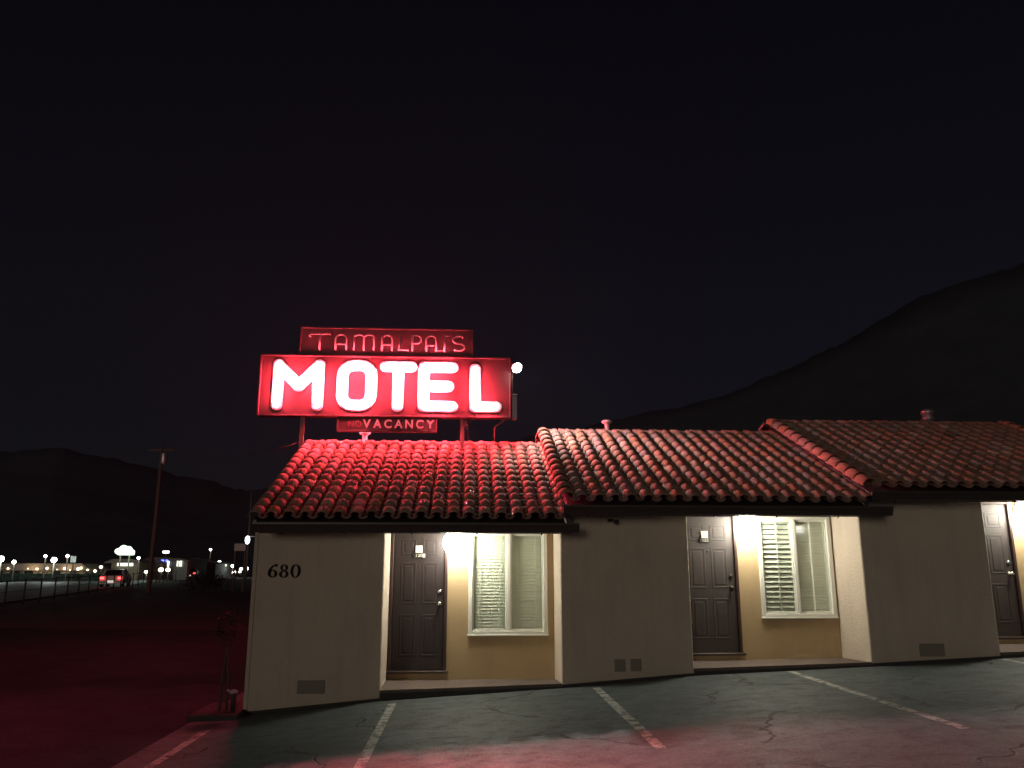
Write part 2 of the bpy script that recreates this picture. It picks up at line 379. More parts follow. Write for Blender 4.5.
# recess back walls + holes for window and door are built from pieces
WIN=[(.073,1.214,.665,2.150),(4.456,5.577,.893,2.372),(8.83,9.86,1.10,2.58)]
DOOR=[(-1.093,-.250),(3.235,4.120),(7.60,8.50)]
for i,(a,b) in enumerate(RX):
    wx0,wx1,wz0,wz1=WIN[i]; dx0,dx1=DOOR[i]; dz=DZ[i]; top=ZE[i]+.035; dt=dz+2.04
    mb=MB(); y0,y1=YB,YB+.12; lo=g(a)-.3
    if dx0-a>.02: mb.box(a,dx0,y0,y1,lo,top)
    mb.box(dx0,dx1,y0,y1,lo,dz-.001)
    mb.box(dx0,dx1,y0,y1,dt,top+.2)
    mb.box(dx1,wx0,y0,y1,lo,top+.2)
    mb.box(wx0,wx1,y0,y1,lo,wz0); mb.box(wx0,wx1,y0,y1,wz1,top+.2)
    mb.box(wx1,b,y0,y1,lo,top+.2)
    o=mb.build('porch_wall',M['yellow'],motel)
    # soffit / porch ceiling
    mb=MB(); mb.box(RXX[i][0]+.12,RXX[i][1]-.06,11.14,YB+.1,top+.002,top+.02); mb.build('soffit',M['soffit'],motel)
    # porch slab with sloping top
    fl=[.035,.280,.462][i]; fr=[.100,.345,.55][i]; bl=[.045,.275,.49][i]; br=[.045,.305,.50][i]
    mb=MB(); lo=g(a)-.3
    mb.add([(a,YF-.02,lo),(b,YF-.02,lo),(b,YB,lo),(a,YB,lo),(a,YF-.02,fl),(b,YF-.02,fr),(b,YB,br),(a,YB,bl)],
           [(3,2,1,0),(4,5,6,7),(0,1,5,4),(1,2,6,5),(2,3,7,6),(3,0,4,7)])
    mb.build('porch_floor',M['concrete'],motel)
    mb=MB(); mb.prism([(a+.002,lo),(b-.002,lo),(b-.002,fr-.035),(a+.002,fl-.035)],YF-.032,YF-.022,'y'); mb.build('porch_kerb_shade',M['foundation'],motel,fix=True)  # dark sheet puts the shade below the porch edge into colour
# remaining body: side, back, inner
mb=MB()
def gable(x,th,i):
    zl=g(x)-.3; z0=ZE[i]
    poly=[(YB+.02,zl),(YBK,zl),(YBK,z0+.2),(YR,z0+(YR-YE)*TAN-.09),(YB+.02,z0+(YB-YE)*TAN-.09)]
    mb.prism(poly,x,x+th,'x')
gable(-2.81,.15,0); gable(9.75,.15,2)
mb.box(-2.66,9.75,YBK-.15,YBK,-.5,2.4)
mb.build('rear_wall',M['pier'],motel,fix=True)
mb=MB(); mb.box(-2.6,9.7,13.3,13.4,-.3,2.4); mb.box(-2.6,9.7,YB+.13,13.3,-.05,-.0)
mb.build('room_wall',M['room'],motel)
# triangular closing pieces where one roof steps above its neighbour
for x,i in ((1.375,1),(5.575,2)):
    mb=MB(); z0=ZE[i]; mb.prism([(YE+.12,z0-.28),(YE+.12,z0+.0),(YR,z0+(YR-YE)*TAN-.06),(YBK,z0+.1),(YBK,z0-.28)],x,x+.05,'x'); mb.build('rake_board',M['fascia'],motel,fix=True)
for x,i in ((-2.80,0),(9.86,2)):
    mb=MB(); z0=ZE[i]; mb.prism([(YE+.05,z0-.10),(YE+.05,z0+.0),(YR,z0+(YR-YE)*TAN-.03),(YR+3.3,z0),(YR+3.3,z0-.1),(YR,z0+(YR-YE)*TAN-.18)],x,x+.04,'x'); mb.build('rake_board',M['fascia'],motel,fix=True)

# house number
def ring(mb,cx,cz,a,b,ai,bi,y0,y1,a0=0,a1=360,n=22,dx=0):
    for k in range(n):
        w0,w1=R(a0+(a1-a0)*k/n),R(a0+(a1-a0)*(k+1)/n)
        q=[(cx+a*math.cos(w),cz+b*math.sin(w)) for w in (w0,w1)]+[(cx+dx+ai*math.cos(w),cz+bi*math.sin(w)) for w in (w1,w0)]
        mb.prism(q,y0,y1,'y')
n0=at(284,571,YF); ya,yb_=YF-.016,YF-.001
hn=[]
mb=MB(); cx=n0.x-.150; ring(mb,cx,n0.z-.035,.062,.052,.026,.040,ya,yb_); ring(mb,cx+.075,n0.z-.03,.137,.125,.105,.112,ya,yb_,182,98,10,0); mb.ball((cx+.045,YF-.008,n0.z+.072),.017,.008,.017,8,6)
hn.append((mb,'black numeral 6'))
mb=MB(); cx=n0.x; ring(mb,cx,n0.z+.044,.050,.044,.022,.032,ya,yb_); ring(mb,cx,n0.z-.040,.062,.048,.028,.036,ya,yb_); hn.append((mb,'black numeral 8'))
mb=MB(); cx=n0.x+.155; ring(mb,cx,n0.z,.068,.090,.034,.078,ya,yb_); hn.append((mb,'black numeral 0'))
for mb,l in hn: o=mb.build('house_number',M['number'],motel,fix=True); o['label']=l+' on the beige wall'
# pier crawlspace vents
def vent(x0,x1,z0,z1,lab):
    mb=MB(); mb.box(x0,x1,YF-.010,YF+.005,z0,z1,.004)
    n=int((z1-z0)/.022)
    for k in range(n): 
        z=z0+.012+k*.022; mb.box(x0+.012,x1-.012,YF-.016,YF-.0095,z,z+.010)
    o=mb.build('wall_vent',M['grille'],motel); o['label']=lab
for (x,y,w,h,lab) in ((311,687,.36,.17,'rectangular vent low under the number 680'),(620,665.5,.15,.16,'left of the paired square vents'),(636,665,.15,.16,'right of the paired square vents'),(932,650,.36,.17,'vent low on the right wall section')):
    p=at(x,y,YF); vent(p.x-w/2,p.x+w/2,p.z-h/2,p.z+h/2,lab)

# ------------------------------------------------------------------ roofs
def half_tile(mb,base,along,side,up,L,r0,r1,arc=180,seg=8,th=.014,h0=0,h1=0,flip=1):
    """barrel tile from lower end base (radius r0) to upper end (radius r1)"""
    vs=[];fs=[]; n=seg+1
    for (t,r,h) in ((0,r0,h0),(L,r1,h1)):
        for rr in (r,r-th):
            for j in range(n):
                w=math.radians(90-arc/2+arc*j/seg)
                p=base+along*t+side*(rr*math.cos(w))+up*(flip*rr*math.sin(w)*.92+h)
                vs.append(tuple(p))
    # 0..n outer low, n..2n inner low, 2n..3n outer high, 3n..4n inner high
    for j in range(seg):
        fs.append((j,j+1,2*n+j+1,2*n+j)); fs.append((n+j,3*n+j,3*n+j+1,n+j+1)); fs.append((j,n+j,n+j+1,j+1))
    mb.add(vs,fs,True)
def roof(i):
    x0,x1=RXX[i]; ze=ZE[i]; cols=19 if i<2 else 20; pitch=(x1-x0)/cols; crs=.285; L=math.hypot(YR-YE,(YR-YE)*TAN); rows=int(L/crs)+1
    mb=MB(); side=Vector((1,0,0))
    for s in (1,-1):
        along=Vector((0,s*math.cos(SLOPE),math.sin(SLOPE))); up=Vector((0,-s*math.sin(SLOPE),math.cos(SLOPE)))
        o0=Vector((0,YE-.045 if s==1 else 2*YR-YE+.045,ze-.0))
        for c in range(cols+1):
            xc=x0+pitch*c; jx=random.uniform(-.006,.006)
            for k in range(rows):
                t=k*crs; ln=min(crs+.075,L-t+.04)
                if ln<.08: continue
                b=o0+along*(t+random.uniform(-.012,.012)); b.x=xc+jx+random.uniform(-.006,.006)
                tl=Vector((random.uniform(-.02,.02),0,0)); al=(along+tl).normalized()
                # cover
                if c>0 or i==0:
                    mb.val=min(1,max(0,random.gauss(.6,.18)))
                    if c<=cols: half_tile(mb,b,al,side,up,ln,.086,.080,arc=178,h0=.040+random.uniform(-.003,.004),h1=.027,th=.011)
                # pan
                if c<cols:
                    mb.val=min(1,max(0,random.gauss(.35,.2)))
                    q=Vector(b); q.x+=pitch/2
                    half_tile(mb,q-along*.01,along,side,up,ln,.075,.085,arc=150,h0=.085,h1=.062,flip=-1,seg=6)
    # deck
    o=mb.build('roof',M['tile'],motel,attr='tone'); o['label']=('lowest left roof of barrel tiles washed red by the sign','middle roof of barrel tiles','highest right roof of barrel tiles')[i]
    rf=o
    mb=MB(); dk=ze-.045
    for s in (1,-1):
        ya=YE if s==1 else 2*YR-YE
        mb.prism([(ya,dk-.03),(YR,dk+(YR-YE)*TAN-.03),(YR,dk+(YR-YE)*TAN),(ya,dk)],x0+(.0 if i==0 else .03),x1-.01,'x')
    mb.build('roof_deck',M['fascia'],rf,fix=True)
    # ridge
    mb=MB(); zr=ze+(YR-YE)*TAN+.025; x=x0-.04; along=side; lat=Vector((0,-1,0)); up=Vector((0,0,1)); n=0
    while x<x1-.05:
        mb.val=min(1,max(0,random.gauss(.8,.1))); ln=min(.40,x1+.03-x)
        half_tile(mb,Vector((x,YR+random.uniform(-.006,.006),zr-.04)),along,lat,up,ln,.115,.10,arc=190,h0=.022,h1=.0,seg=10,th=.016)
        x+=.34
    o=mb.build('ridge_cap',M['tile'],rf,attr='tone')
    # rake row (left edge; also right edge of last roof)
    for xe in ([],[x0+.01],[x0+.01,x1])[i]:
        mb=MB()
        for s in (1,-1):
            along=Vector((0,s*math.cos(SLOPE),math.sin(SLOPE))); up=Vector((0,-s*math.sin(SLOPE),math.cos(SLOPE)))
            t=0
            while t<L-.02:
                mb.val=min(1,max(0,random.gauss(.62,.12))); ln=min(.36,L-t+.06)
                b=Vector((xe,YE-.08 if s==1 else 2*YR-YE+.08,ze))+along*t
                half_tile(mb,b,along,Vector((1,0,0)),up,ln,.112,.098,arc=200,h0=.05,h1=.02,seg=10,th=.016)
                t+=.285
        mb.build('rake_tiles',M['tile'],rf,attr='tone')
    # gutter
    gx0,gx1=((-2.77,1.52),(1.31,5.85),(5.57,9.98))[i]; zb=ze-.165
    mb=MB(); prof=[(YE+.04,zb),(YE-.075,zb),(YE-.085,zb+.02),(YE-.10,zb+.06),(YE-.12,zb+.10),(YE-.12,zb+.125),(YE-.10,zb+.125),(YE-.10,zb+.112),(YE+.0,zb+.05),(YE+.04,zb+.12)]
    mb.prism(prof,gx0,gx1,'x')
    x=gx0+.35
    while x<gx1:
        mb.tube([(x,YE-.03,zb+.005),(x,YE-.03,zb-.03)],.012,6); mb.tube([(x,YE-.05,zb-.012),(x,YE+.01,zb-.012)],.010,6); x+=.86
    mb.box(gx0+.05,gx1-.08,YE+.041,YE+.075,zb-.01,ze-.03)
    mb.build('gutter',M['fascia'],rf,fix=True)
    return rf
roofs=[roof(i) for i in range(3)]
def cap_vent(px,py,Y,m,parent,kind):
    p=at(px,py,Y); mb=MB(); zb=p.z-.35
    if kind=='t': mb.lathe([(.045,0),(.045,.30),(.05,.33),(.095,.35),(.10,.385),(.06,.40)],(p.x,Y,zb))
    else:
        mb.lathe([(.10,0),(.10,.25),(.12,.26),(.12,.30),(.06,.34)],(p.x,Y,zb+.04)); mb.lathe([(.13,.0),(.13,.02)],(p.x,Y,zb+.18))
    return mb.build('roof_vent',m,parent)
cap_vent(365,434,14.5,M['whitepipe'],roofs[0],'t')
cap_vent(607,423,14.5,M['whitepipe'],roofs[1],'t')
cap_vent(927,411,14.6,M['galv'],roofs[2],'c')

# ------------------------------------------------------------------ doors
def door(i):
    x0,x1=DOOR[i]; z0=DZ[i]; z1=z0+2.035; fw=.045
    mb=MB(); a,b=x0+fw,x1-fw
    mb.box(a,b,YB+.030,YB+.075,z0+.012,z1-fw,.003)
    w=b-a; cx=[(a+.11,a+w/2-.045),(a+w/2+.045,b-.11)]; rows=[(z0+.20,z0+.78),(z0+.93,z0+1.52),(z0+1.63,z0+1.86)]
    for p,q in cx:
        for r,s in rows:
            for (u0,u1,v0,v1) in ((p,q,r,r+.022),(p,q,s-.022,s),(p,p+.022,r+.022,s-.022),(q-.022,q,r+.022,s-.022)):
                mb.box(u0,u1,YB+.026,YB+.031,v0,v1,.003)
            mb.box(p+.05,q-.05,YB+.025,YB+.031,r+.05,s-.05,.005)
    d=mb.build('door',M['door'] if i else mat('dark_maroon_door_paint',(.019,.011,.0105),.55,noise=(3,.5,(.022,.012,.011))),motel); d['label']=('brown panelled door at the left with a white notice','brown panelled door beside the shuttered window with number 122','brown panelled door at the right edge')[i]
    mb=MB()
    for (u0,u1,v0,v1) in ((x0,x0+fw-.002,z0,z1),(x1-fw+.002,x1,z0,z1),(x0+fw-.002,x1-fw+.002,z1-fw+.002,z1)): mb.box(u0,u1,YB-.018,YB+.09,v0,v1,.005)
    mb.box(x0-.0,x1+.03,YB-.06,YB+.08,z0-.028,z0+.006,.006)
    mb.build('door_frame',M['frame'],d)
    hx=b-.065; hm=M['bronze'] if i==1 else M['steel']
    mb=MB(); mb.M=Matrix.Translation((hx,YB+.030,z0+.93))@Matrix.Rotation(R(90),4,'X')
    mb.lathe([(.034,0),(.034,.008),(.012,.012),(.012,.035),(.024,.042),(.030,.055),(.024,.070),(.006,.075)]); mb.build('handle',hm,d)
    mb=MB(); mb.M=Matrix.Translation((hx,YB+.030,z0+1.10))@Matrix.Rotation(R(90),4,'X'); mb.lathe([(.030,0),(.030,.014),(.022,.022),(.008,.024)]); mb.build('deadbolt',hm,d)
    mb=MB(); mb.M=Matrix.Translation(((a+b)/2,YB+.030,z0+1.47))@Matrix.Rotation(R(90),4,'X'); mb.lathe([(.012,0),(.012,.006),(.004,.007)]); mb.build('peephole',M['plate'],d)
    return d
doors=[door(i) for i in range(3)]
for i,(nx,ny,num,px_,py_) in enumerate(((419,549.2,'120',418.5,555.6),(704.4,534.5,'122',704.8,540.3))):
    p=at(nx,ny,YB+.012); mb=MB(); mb.box(p.x-.052,p.x+.052,YB+.010,YB+.0155,p.z-.052,p.z+.052,.002); o=mb.build('notice',M['paper'],doors[i])
    mb=MB(); 
    for k in range(3): mb.box(p.x-.03+.012*k,p.x+.01+.009*k,YB+.0085,YB+.0098,p.z+.022-.024*k,p.z+.026-.024*k)
    mb.build('print',mat('faded_print_%d'%i,(.45,.42,.36),.8),o)
    p=at(px_,py_,YB+.012); mb=MB(); mb.box(p.x-.075,p.x+.075,YB+.010,YB+.0155,p.z-.032,p.z+.032,.002); o=mb.build('number_plate',M['plate'],doors[i])
    place_text('numerals',num,.062,(p.x+.006,YB+.0085,p.z),M['platetext'],o,.0015,.0012,1.15)
    if i==0:
        mb=MB(); mb.box(p.x+.062,p.x+.098,YB+.006,YB+.0095,p.z-.028,p.z+.026,.002); mb.build('tag',M['paper'],doors[0])

# ------------------------------------------------------------------ windows
def window(i):
    x0,x1,z0,z1=WIN[i]; f=.045; xm=(x0+x1)/2+(.01 if i==0 else 0)
    mb=MB(); y0,y1=YB-.028,YB+.07
    mb.box(x0-.012,x0+f,y0,y1,z0,z1,.004); mb.box(x1-f,x1+.012,y0,y1,z0,z1,.004)
    mb.box(x0+f,x1-f,y0+.002,y1,z0,z0+f,.004); mb.box(x0+f,x1-f,y0+.002,y1,z1-f,z1,.004)
    mb.box(x0-.025,x1+.025,y0-.012,y1,z0-.022,z0-.001,.004)
    w=mb.build('window',M['vinyl'],motel); w['label']=('white window with half closed blinds beside the left door','white window with tilted shutters beside door 122','white window at the right end')[i]
    mb=MB(); mb.box(xm-.026,xm+.026,YB-.012,YB+.05,z0+f,z1-f,.004)
    for (a,b,yy) in ((x0+f,xm-.026,YB+.0),(xm+.026,x1-f,YB+.022)):
        mb.box(a,a+.022,yy,yy+.02,z0+f,z1-f,.003); mb.box(b-.022,b,yy,yy+.02,z0+f,z1-f,.003)
        mb.box(a+.022,b-.022,yy,yy+.02,z0+f,z0+f+.03,.003); mb.box(a+.022,b-.022,yy,yy+.02,z1-f-.03,z1-f,.003)
    mb.build('sash',M['vinyl'],w)
    for (a,b,yy) in ((x0+f+.022,xm-.048,YB+.008),(xm+.048,x1-f-.022,YB+.030)):
        mb=MB(); mb.box(a,b,yy,yy+.005,z0+f+.03,z1-f-.03); mb.build('glass_pane',M['glass'],w)
    # blinds / shutters behind the glass
    yb=YB+.075
    for side,(a,b) in enumerate(((x0+f,xm-.01),(xm+.01,x1-f))):
        mb=MB(); zz=z0+f+.04; sh=(i==1)
        step=.073 if (sh and side==0) else (.046 if i==0 else .046); dep=.078 if sh and side==0 else .052
        if sh: mb.box(a,a+.03,yb-.02,yb+.02,z0+f,z1-f); mb.box(b-.03,b,yb-.02,yb+.02,z0+f,z1-f); mb.box((a+b)/2-.008,(a+b)/2+.008,yb-.05,yb-.04,z0+f,z1-f)
        else:
            for xx in (a+.12,b-.12): mb.box(xx-.004,xx+.004,yb-.035,yb-.031,z0+f,z1-f)
        while zz<z1-f-.02:
            ang=R(50 if (sh and side==0) else 68)+random.uniform(-.05,.05)
            if i==0: ang=R(70 if zz>z1-.42 else random.choice((70,68,66,69)) if side==0 else 68+random.uniform(-5,5))
            ca,sa=math.cos(ang)*dep/2,math.sin(ang)*dep/2; t=.004 if sh else .0015
            sag=random.uniform(-.003,.003)
            mb.add([(a,yb-ca,zz-sa),(b,yb-ca,zz-sa+sag),(b,yb+ca,zz+sa+sag),(a,yb+ca,zz+sa),
                    (a,yb-ca-t,zz-sa+t),(b,yb-ca-t,zz-sa+t+sag),(b,yb+ca-t,zz+sa+t+sag),(a,yb+ca-t,zz+sa+t)],
                   [(0,1,2,3),(7,6,5,4),(0,4,5,1),(1,5,6,2),(2,6,7,3),(3,7,4,0)])
            zz+=step
        mb.build('shutters' if sh else 'blinds',M['shutter'] if sh else M['blind'],w)
for i in range(3): window(i)

# ------------------------------------------------------------------ wall lamps beside the doors
def wall_lamp(x,z):
    L=empty('wall_lamp',(x,YB,z))
    mb=MB(); mb.box(x-.055,x+.055,YB-.022,YB,z-.02,z+.13,.006); mb.tube([(x,YB-.02,z+.09),(x,YB-.13,z+.165),(x,YB-.27,z+.165)],.014,8)
    mb.lathe([(.060,.155),(.066,.165),(.055,.180),(.02,.19)],(x,YB-.27,z)); mb.build('bracket',M['bronze'],L)
    mb=MB(); mb.ball((x,YB-.27,z),.172,u=24,v=14); mb.build('lamp_globe',M['lampglass'],L)  # globe oversized, the lamp's bloom is put into its shape
    return L
L0=wall_lamp(-.15,1.965); tag(L0,'glowing white wall lamp between the left door and blinds window','wall lamp','wall lamps lighting the porches')
for (dx,dz,l) in ((4.365,.262,'glowing white wall lamp between door 122 and the shuttered window'),(8.745,.49,'glowing white wall lamp at the right edge of the photo')):
    c=copy_tree(L0); c.location=L0.location+Vector((dx,0,dz)); c['label']=l

# small dark sensor under the middle gutter
p=at(613,521,YF-.06); sn=empty('motion_sensor',p)
mb=MB(); mb.box(p.x-.07,p.x+.01,YF-.07,YF,p.z-.01,p.z+.03,.006); mb.build('base',M['bronze'],sn)
mb=MB(); mb.ball((p.x+.045,YF-.09,p.z-.015),.04,.05,.035); mb.build('sensor_head',M['plate'],sn)
tag(sn,'small dark sensor fixed under the middle gutter','sensor')
# lamp on the gable end, left corner
p=at(247.5,540,12.3); gl=empty('gable_lamp',p)
mb=MB(); mb.tube([(-2.80,12.3,p.z+.05),(p.x+.02,12.3,p.z+.06)],.015,6); mb.box(-2.83,-2.805,12.25,12.35,p.z,p.z+.1,.004); mb.build('arm',M['bronze'],gl)
mb=MB(); mb.ball((p.x,12.3,p.z),.035,.035,.06); mb.build('bulb',emis('gable_bulb',(.8,.9,1.0),6),gl)
tag(gl,'small bluish white lamp on the left gable corner','lamp')

# ------------------------------------------------------------------ the sign
SY=13.90
sign=empty('motel_sign',(-1.42,14.0,3.85))
tag(sign,'red neon roof sign reading TAMALPAIS MOTEL VACANCY on metal posts','motel sign')
def panel(x0,x1,z0,z1,y0,y1,m,name='sign_panel',lab=None,seams=3):
    mb=MB(); mb.box(x0,x1,y0,y1,z0,z1,.006)
    e=.022
    mb.box(x0-.008,x1+.008,y0-.02,y0+.02,z1-e,z1+.006,.004); mb.box(x0-.008,x1+.008,y0-.02,y0+.02,z0-.006,z0+e,.004)
    mb.box(x0-.01,x0+e,y0-.018,y0+.02,z0+e,z1-e,.004); mb.box(x1-e,x1+.01,y0-.018,y0+.02,z0+e,z1-e,.004)
    for k in range(1,seams+1):
        x=x0+(x1-x0)*k/(seams+1); mb.box(x-.012,x+.012,y0-.006,y0+.003,z0+e,z1-e)
    o=mb.build(name,m,sign); 
    if lab: o['label']=lab
    return o
panel(-3.63,.775,4.185,5.275,SY,SY+.20,M['panel'],lab='large red panel behind the glowing word MOTEL')
panel(-2.965,.095,5.287,5.80,SY+.02,SY+.16,M['paneldim'],lab='faded upper panel behind the word TAMALPAIS')
panel(-2.25,-.525,3.925,4.172,SY+.02,SY+.14,M['paneldim'],lab='small lower panel behind the word VACANCY',seams=1)
def arc(cx,cz,r,a0,a1,n=6,rz=None):
    rz=rz or r; return [(cx+r*math.cos(R(a0+(a1-a0)*k/n)),cz+rz*math.sin(R(a0+(a1-a0)*k/n))) for k in range(n+1)]
def strokes_letter(name,strokes,y,r,m,parent,ry=None,balls=True):
    mb=MB()
    for st in strokes:
        pts=[(x,y,z) for x,z in st]
        mb.tube(pts,r,10 if r>.05 else 7,ry=ry)
        if balls:
            for q in (pts if r>.05 else (pts[0],pts[-1])): mb.ball(q,r,ry or r,r,10,6)
    return mb.build(name,m,parent)
zt,zbm=5.10,4.37
def rr(x0,x1,z0,z1,r):
    p=arc(x1-r,z1-r,r,0,90,4)+arc(x0+r,z1-r,r,90,180,4)+arc(x0+r,z0+r,r,180,270,4)+arc(x1-r,z0+r,r,270,360,4)
    return p+[p[0]]
big={'M':[[(-3.31,zbm),(-3.31,zt-.01)],[(-3.31,zt),(-2.945,4.71)],[(-2.945,4.71),(-2.61,zt)],[(-2.61,zt-.01),(-2.61,zbm)]],
     'O':[rr(-2.19,-1.685,zbm,zt,.19)],
     'T':[[(-1.44,5.085),(-.99,5.085)],[(-1.215,5.085),(-1.215,zbm)]],
     'E':[[(-.26,5.085),(-.765,5.085)],[(-.765,5.085),(-.765,zbm)],[(-.765,zbm),(-.26,zbm)],[(-.765,4.735),(-.33,4.735)]],
     'L':[[(.146,5.06),(.146,zbm+.01)],[(.146,zbm),(.52,zbm)]]}
for ch,st in big.items():
    lt=strokes_letter('letter',st,SY-.02,.104,M['face'],sign,ry=.03); lt['label']='glowing letter %s of MOTEL'%ch
    # neon: one continuous path per stroke, in front of the white face
    mb=MB()
    for s_ in st:
        pts=[(x,SY-.085,z) for x,z in s_]; mb.tube(pts,.032,6)
    mb.build('neon_tube',M['neon'],lt)
    for s_ in st:
        for q in (s_[0],s_[-1]): mb=MB(); mb.tube([(q[0],SY-.04,q[1]),(q[0],SY-.085,q[1])],.012,6); mb.build('tube_support',M['unlit'],lt)
# the back of the sign carries the same letters, turned round
sc=Vector((-1.4275,SY+.10,0)); org=parent_origin(sign)
for lt in [c for c in sign.children if c.name.startswith('letter')]:
    b=copy_tree(lt,sign); b.rotation_euler=(0,0,math.pi)
    b.location=Vector((2*sc.x,2*sc.y,0))-org; b['label']=lt['label'].replace('glowing letter','letter on the back of the sign,')
# TAMALPAIS, unlit glass tubes
def tx(q): return .097+(295+q/5.535-473)*.0176
zb_,zt_=5.385,5.655; H=zt_-zb_
def A_(a,b):
    a,b=tx(a),tx(b); r=(b-a)/2; return [[(a,zb_)]+[(a,zt_-r*.9)]+arc((a+b)/2,zt_-r*.9,r,180,0,6,r*.9)+[(b,zb_)],[(a,zb_+H*.33),(b,zb_+H*.33)]]
tam=[('T',[[(tx(78),zt_-.05),(tx(72),zt_-.02),(tx(80),zt_),(tx(186),zt_)],[(tx(132),zt_),(tx(132),zb_)]]),
     ('A',A_(220,278)),
     ('M',[[(tx(322),zb_),(tx(322),zt_-.0)],[(tx(322),zt_-.06)]+arc((tx(322)+tx(376))/2,zt_-.05,(tx(376)-tx(322))/2,160,0,6,.05)+[(tx(376),zb_)],[(tx(376),zt_-.06)]+arc((tx(376)+tx(432))/2,zt_-.05,(tx(432)-tx(376))/2,160,0,6,.05)+[(tx(432),zb_)]]),
     ('A',A_(477,533)),
     ('L',[[(tx(582),zt_),(tx(574),zb_),(tx(622),zb_)]]),
     ('P',[[(tx(646),zb_),(tx(646),zt_),(tx(670),zt_)]+arc(tx(672),zt_-H*.27,tx(694)-tx(672),90,-90,6,H*.27)+[(tx(646),zt_-H*.54)]]),
     ('A',A_(724,778)),
     ('I',[[(tx(826),zb_),(tx(826),zt_)]]),
     ('S',[arc(tx(905),zt_-H*.26,tx(938)-tx(905),50,90,2,H*.26)+arc(tx(905),zt_-H*.26,tx(938)-tx(905),90,250,6,H*.26)+arc(tx(905),zb_+H*.24,tx(938)-tx(905),70,-130,8,H*.24)])]
for ch,st in tam:
    lt=strokes_letter('letter',st,SY-.055,.0165,M['unlit'],sign); lt['label']='unlit tube letter %s of TAMALPAIS'%ch
    for s_ in st:
        for e_ in (0,-1): mb=MB(); mb.tube([(s_[e_][0],SY-.055,s_[e_][1]),(s_[e_][0],SY+.02,s_[e_][1])],.009,5); mb.build('tube_support',M['unlit'],lt)
for a,b,zz in ((782,824,zb_-.004),(828,868,zt_-.006)):
    mb=MB(); mb.tube([(tx(a),SY-.05,zz),(tx(b),SY-.05,zz)],.008,5); mb.build('bridging_tube',M['unlit'],sign)
# VACANCY row
vx0,vx1=at(363,424,SY).x,at(434,424,SY).x
for k,ch in enumerate('VACANCY'):
    x=vx0+.065+(vx1-vx0-.13)*k/6
    o=place_text('letter',ch,.205,(x,SY-.012,4.048),M['vac'],sign,.006,.004,.95); o['label']='pink letter %s, number %d in VACANCY'%(ch,k+1)
for k,ch in enumerate('NO'):
    o=place_text('letter',ch,.15,(vx0-.21+.125*k,SY-.004,4.05),M['unlitdim'],sign,.004,.0,1.0); o['label']='dark unlit letter %s before VACANCY'%ch
# posts, junction box, conduits
for x in (-2.87,-.075):
    mb=MB(); mb.box(x-.035,x+.035,SY+.065,SY+.135,3.45,4.186,.004); mb.build('post',M['signmetal'],sign)
mb=MB(); mb.box(.80,.89,SY+.02,SY+.16,4.17,4.60,.006); mb.box(.79,.90,SY+.01,SY+.17,4.60,4.625,.004); mb.build('junction_box',mat('junction_box_grey',(.07,.05,.05),.5),sign)
mb=MB(); mb.tube([(.66,SY+.1,4.19),(.66,SY+.1,4.16),(.58,SY+.12,4.10),(.52,SY+.16,4.07),(.50,SY+.2,4.02),(.50,SY+.25,3.75)],.011,6); mb.build('conduit',M['signmetal'],sign)
mb=MB(); mb.tube([(.18,SY-.03,5.0),(.20,SY-.035,4.6),(.15,SY-.03,4.19),(.02,SY+.1,4.09),(-.05,SY+.2,4.05)],.006,5); mb.build('wire',M['signmetal'],sign)
mb=MB(); mb.tube([(-.02,SY+.2,4.2),(.03,SY+.15,4.0),(.04,SY+.1,3.8)],.006,5)
mb.build('wire',M['signmetal'],sign)
mb=MB(); mb.tube([(-3.12,SY+.1,5.28),(-3.14,SY+.1,5.36),(-3.10,SY+.1,5.42)],.008,5); mb.tube([(-3.18,SY+.1,5.33),(-3.08,SY+.1,5.37)],.006,5); mb.build('cable_clip',M['signmetal'],sign)
# floodlight at the sign's right end
fp=at(516,367,13.80)
fl=empty('floodlight',fp); tag(fl,'white floodlight bulb at the right end of the MOTEL sign','floodlight')
mb=MB(); mb.tube([(.81,SY+.08,4.62),(.81,SY+.08,5.05),(.84,SY+.02,5.12),(fp.x-.02,fp.y+.10,fp.z+.02)],.014,8); mb.build('arm',M['signmetal'],fl)
aim=Vector((.30,-.60,-.45)).normalized(); q=Vector((0,0,1)).rotation_difference(aim)
mb=MB(); mb.M=Matrix.Translation(fp)@q.to_matrix().to_4x4(); mb.lathe([(.03,-.13),(.045,-.10),(.05,-.04),(.088,.03)],(0,0,0),14); mb.build('lamp_housing',M['signmetal'],fl)
mb=MB(); mb.M=Matrix.Translation(fp)@q.to_matrix().to_4x4(); mb.lathe([(.084,.032),(.088,.045),(.075,.07),(.04,.085),(.01,.09)],(0,0,0),14); mb.build('bulb',M['flood'],fl)
ld=bpy.data.lights.new('flood_beam','SPOT'); ld.energy=640; ld.color=(1,.98,.95); ld.spot_size=R(135); ld.spot_blend=1; ld.shadow_soft_size=.07
lo=bpy.data.objects.new('flood_beam',ld); COL.objects.link(lo); lo.parent=fl; lo.location=aim*.12
lo.rotation_mode='QUATERNION'; lo.rotation_quaternion=Vector((0,0,-1)).rotation_difference(Vector((.50,-.55,-.67)).normalized())

